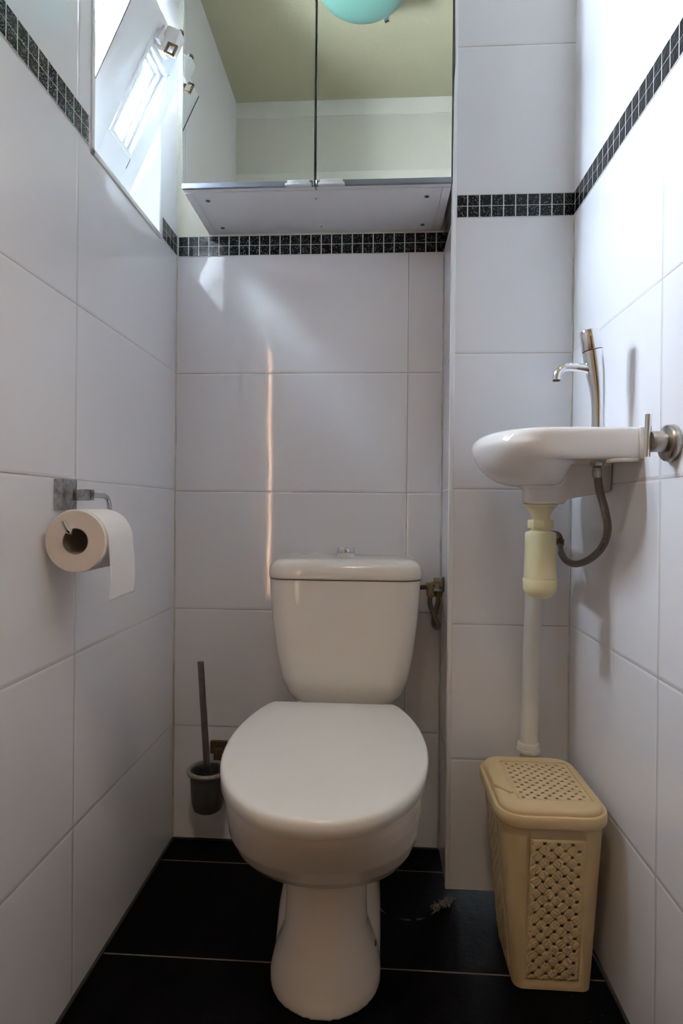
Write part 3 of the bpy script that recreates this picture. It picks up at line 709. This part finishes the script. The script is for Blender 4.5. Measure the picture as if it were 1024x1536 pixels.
sy = .880
vl = empty('stop_valve', (XR, sy, .948)); tag(vl, 'round stop valve with vertical lever on the right wall beside the basin', 'valve')
mesh_obj('escutcheon', MB().lathe([(.001, 0), (.0262, 0), (.0270, -.002), (.0262, -.010), (.0245, -.012), (.016, -.0125), (.001, -.0125)], (XR-.0003, sy, .948), 'X', 48), M['nickel'], vl)
mesh_obj('stem', MB().lathe([(.001, 0), (.0142, 0), (.0150, .002), (.0150, .020), (.001, .022)], (.3915, sy, .950), 'X', 36), M['nickel'], vl)
mesh_obj('lever', MB().tube([(.3895, sy, .9895), (.3870, sy, .928)], .0048, 20, smooth=False), M['chrome'], vl)

# ---------------------------------------------------------------- woven-look waste bin
wb = empty('waste_bin', (.315, 1.14, 0)); tag(wb, 'beige plastic woven-pattern bin with lid in the right corner', 'bin')
BH = .322
def bsec(s):
    return lerp(.2500, .2190, s), lerp(.3865, .4000, s), lerp(1.066, 1.028, s), lerp(1.212, 1.252, s)
FX0, FX1, LY0, LY1, PZ0, PZ1 = .2685, .3615, 1.090, 1.196, .022, .286
def bsection(s, g=0):
    x0, x1, y0, y1 = bsec(s); x0 -= g; x1 += g; y0 -= g; y1 += g; r = lerp(.0175, .038, s)+g; z = s*BH; n = 6; pts = []
    def arc(cx, cy, a0):
        for k in range(n+1):
            a = math.radians(a0+90*k/n); pts.append((cx+r*math.cos(a), cy+r*math.sin(a), z))
    arc(x1-r, y1-r, 0); arc(x0+r, y1-r, 90)
    pts.append((x0, LY1, z)); pts.append((x0, LY0, z))
    arc(x0+r, y0+r, 180)
    pts.append((FX0, y0, z)); pts.append((FX1, y0, z))
    arc(x1-r, y0+r, 270)
    return pts
n1 = 7; iL = 2*n1; iF = 2*n1+2+n1
lev = [0.004, PZ0/BH, PZ1/BH, 1.0]
secs = [bsection(s) for s in lev]; N = len(secs[0]); m = MB(); fs = []
for i in range(len(lev)-1):
    for k in range(N):
        if i == 1 and k in (iL, iF): continue
        fs.append((i*N+k, i*N+(k+1) % N, (i+1)*N+(k+1) % N, (i+1)*N+k))
fs.append(tuple(range(N))[::-1])
m.faces([p for s in secs for p in s], fs)
body = mesh_obj('body', m, M['bin'], wb, angle=40)
sm = body.modifiers.new('wall', 'SOLIDIFY'); sm.thickness = .0022; sm.offset = -1
def weave(O, U, V, Nn, W, H, a, st, amp=.0015, hole=.0027):
    """diagonal basket weave with real pin holes, as a relief grid"""
    O, U, V, Nn = map(Vector, (O, U, V, Nn)); nu, nv = int(W/st), int(H/st); vs = []; keep = []
    for j in range(nv+1):
        for i in range(nu+1):
            x, y = i*W/nu, j*H/nv
            u, v = (x+y)/math.sqrt(2)/a, (x-y)/math.sqrt(2)/a
            iu, iv = math.floor(u), math.floor(v); fu, fv = u-iu, v-iv
            al, ac = (fu, fv) if (iu+iv) % 2 == 0 else (fv, fu)
            h = math.sin(PI*al)**.33*(.55+.45*abs(math.sin(PI*3*ac))**.5) - .55*(1-min(1, min(ac, 1-ac)/.07))
            d = min(math.hypot(fu-p, fv-q) for p in (0, 1) for q in (0, 1))*a
            ex = min(x, W-x, y, H-y)
            h *= min(1, max(0, ex-.001)/.002)
            vs.append(O+U*x+V*y+Nn*(amp*(h-.55))); keep.append(d > hole or ex < .003)
    fs = []
    for j in range(nv):
        for i in range(nu):
            q = (j*(nu+1)+i, j*(nu+1)+i+1, (j+1)*(nu+1)+i+1, (j+1)*(nu+1)+i)
            if all(keep[k] for k in q): fs.append(q)
    return MB().faces(vs, fs)
zf = lambda s: Vector((0, bsec(s)[2], s*BH))
s0, s1 = PZ0/BH, PZ1/BH
a_, b_ = Vector((FX0, bsec(s0)[2], PZ0)), Vector((FX0, bsec(s1)[2], PZ1)); V_ = (b_-a_)
md = mesh_obj('woven_panel', weave(a_, (1, 0, 0), V_.normalized(), Vector((1, 0, 0)).cross(V_).normalized(), FX1-FX0, V_.length, .0166, .0011), M['bin'], wb, angle=180).modifiers.new('wall', 'SOLIDIFY'); md.thickness = .0014; md.offset = -1
a_, b_ = Vector((bsec(s0)[0], LY1, PZ0)), Vector((bsec(s1)[0], LY1, PZ1)); V_ = (b_-a_)
md = mesh_obj('woven_panel', weave(a_, (0, -1, 0), V_.normalized(), Vector((0, -1, 0)).cross(V_).normalized(), LY1-LY0, V_.length, .0166, .0013), M['bin'], wb, angle=180).modifiers.new('wall', 'SOLIDIFY'); md.thickness = .0014; md.offset = -1
x0, x1, y0, y1 = bsec(1.0)
m = MB()
rimsec = [(.0005, -.013), (.0050, -.0138), (.0064, -.011), (.0066, .0035), (.0054, .0062), (-.006, .0066)]
m.loft([rrect(x0-g, x1+g, y0-g, y1+g, .040+g, BH+dz) for g, dz in rimsec], cap0=False, cap1=False)
rim = mesh_obj('rim', m, M['bin'], wb)
WX0, WX1, WY0_, WY1_ = .2560, .3800, 1.064, 1.219
lid_prof = [(-.0030, .0058), (-.0006, .0064), (.0000, .0084), (-.0012, .0130), (-.0040, .0162), (-.0085, .0178), (-.014, .0182)]
m = MB(); ls = [rrect(x0-g, x1+g, y0-g, y1+g, .040+g, BH+dz, 12) for g, dz in lid_prof]
# top ring from the rounded outline in to the rectangular woven field
fld = rrect(WX0-.004, WX1+.004, WY0_-.004, WY1_+.004, .006, BH+.0182, 12); fld2 = rrect(WX0-.003, WX1+.003, WY0_-.003, WY1_+.003, .005, BH+.0150, 12); fld3 = rrect(WX0, WX1, WY0_, WY1_, .003, BH+.0150, 12)
m.loft(ls+[fld, fld2, fld3], cap0=False, cap1=False)
lid = mesh_obj('lid', m, M['bin'], wb, angle=40)
md = mesh_obj('woven_panel', weave((WX0-.001, WY0_-.001, BH+.0158), (1, 0, 0), (0, 1, 0), (0, 0, 1), WX1-WX0+.002, WY1_-WY0_+.002, .0140, .0011, amp=.0013, hole=.0023), M['bin'], lid, angle=180).modifiers.new('wall', 'SOLIDIFY'); md.thickness = .0014; md.offset = -1
# hinged flap tongue at the left edge
m = MB()
tg = [(.2200, 1.175), (.2440, 1.205), (.2500, 1.205), (.2500, 1.082), (.2440, 1.082), (.2200, 1.110)]
def shrink(P, g):
    cx = sum(p[0] for p in P)/len(P); cy = sum(p[1] for p in P)/len(P)
    return [(cx+(x-cx)*(1-g/.015), cy+(y-cy)*(1-g/.055)) for x, y in P]
m.loft([[(x, y, BH+.0165) for x, y in tg], [(x, y, BH+.0198) for x, y in tg], [(x, y, BH+.0212) for x, y in shrink(tg, .0015)]])
mesh_obj('flap_tongue', m, M['bin'], lid)

# ---------------------------------------------------------------- crumbs beside the duct
m = MB()
for k in range(150):
    t = random.random(); x = lerp(.125, .172, t)+random.gauss(0, .005); y = lerp(1.268, 1.300, t)+random.gauss(0, .006); r = random.uniform(.0007, .0028)
    b = bmesh.new(); bmesh.ops.create_icosphere(b, subdivisions=1, radius=r)
    for v in b.verts: v.co *= random.uniform(.7, 1.2)
    b.transform(Matrix.Translation((x, y, r*.7))); m.merge(b)
o = mesh_obj('mortar_crumbs', m, M['crumb'], loc=(.15, 1.285, 0))
tag(o, 'grey mortar crumbs on the black floor at the duct corner', 'crumbs', kind='stuff')

# ---------------------------------------------------------------- daylight
W = bpy.data.worlds.new('sky'); SC.world = W; W.use_nodes = True
bg = W.node_tree.nodes['Background']; bg.inputs['Color'].default_value = (.76, .86, 1.0, 1); bg.inputs['Strength'].default_value = 180.0
def portal(name, loc, rot, sx, sy_):
    L = bpy.data.lights.new(name, 'AREA'); L.shape = 'RECTANGLE'; L.size = sx; L.size_y = sy_
    L.cycles.is_portal = True
    o = bpy.data.objects.new(name, L); COL.objects.link(o); o.location = loc; o.rotation_euler = rot
portal('window_daylight', (WX-.01, (WY0+WY1)/2, (WZ0+WZ1)/2), (0, -PI/2, 0), WZ1-WZ0, WY1-WY0)
portal('door_strip_daylight', ((G0+G1)/2, HY0-.032, 1.125), (PI/2, 0, 0), G1-G0, 1.95)

# ---------------------------------------------------------------- camera
f_px, yaw, pitch, roll, cz = 889.4, .0599, -.0045, .0091, .8485
cy, sy2, cp, sp_, cr, sr = math.cos(yaw), math.sin(yaw), math.cos(pitch), math.sin(pitch), math.cos(roll), math.sin(roll)
r0 = Vector((cy, sy2, 0)); fw0 = Vector((-sy2, cy, 0)); ez = Vector((0, 0, 1))
up = -sp_*fw0+cp*ez; fw = cp*fw0+sp_*ez
rr = cr*r0+sr*up; uu = -sr*r0+cr*up
cam = bpy.data.cameras.new('camera'); co = bpy.data.objects.new('camera', cam); COL.objects.link(co)
co.matrix_world = Matrix(((rr.x, uu.x, -fw.x, 0), (rr.y, uu.y, -fw.y, 0), (rr.z, uu.z, -fw.z, cz), (0, 0, 0, 1)))
cam.sensor_fit = 'VERTICAL'; cam.sensor_height = 36; cam.lens = 36*f_px/1536; cam.clip_start = .02; cam.clip_end = 50
SC.camera = co
SC.view_settings.view_transform = 'Standard'; SC.view_settings.look = 'None'
SC.view_settings.gamma = 1; SC.view_settings.use_curve_mapping = False
SC.view_settings.exposure = 0.76
SC.cycles.max_bounces = 14; SC.cycles.diffuse_bounces = 8; SC.cycles.glossy_bounces = 8
SC.cycles.sample_clamp_indirect = 8
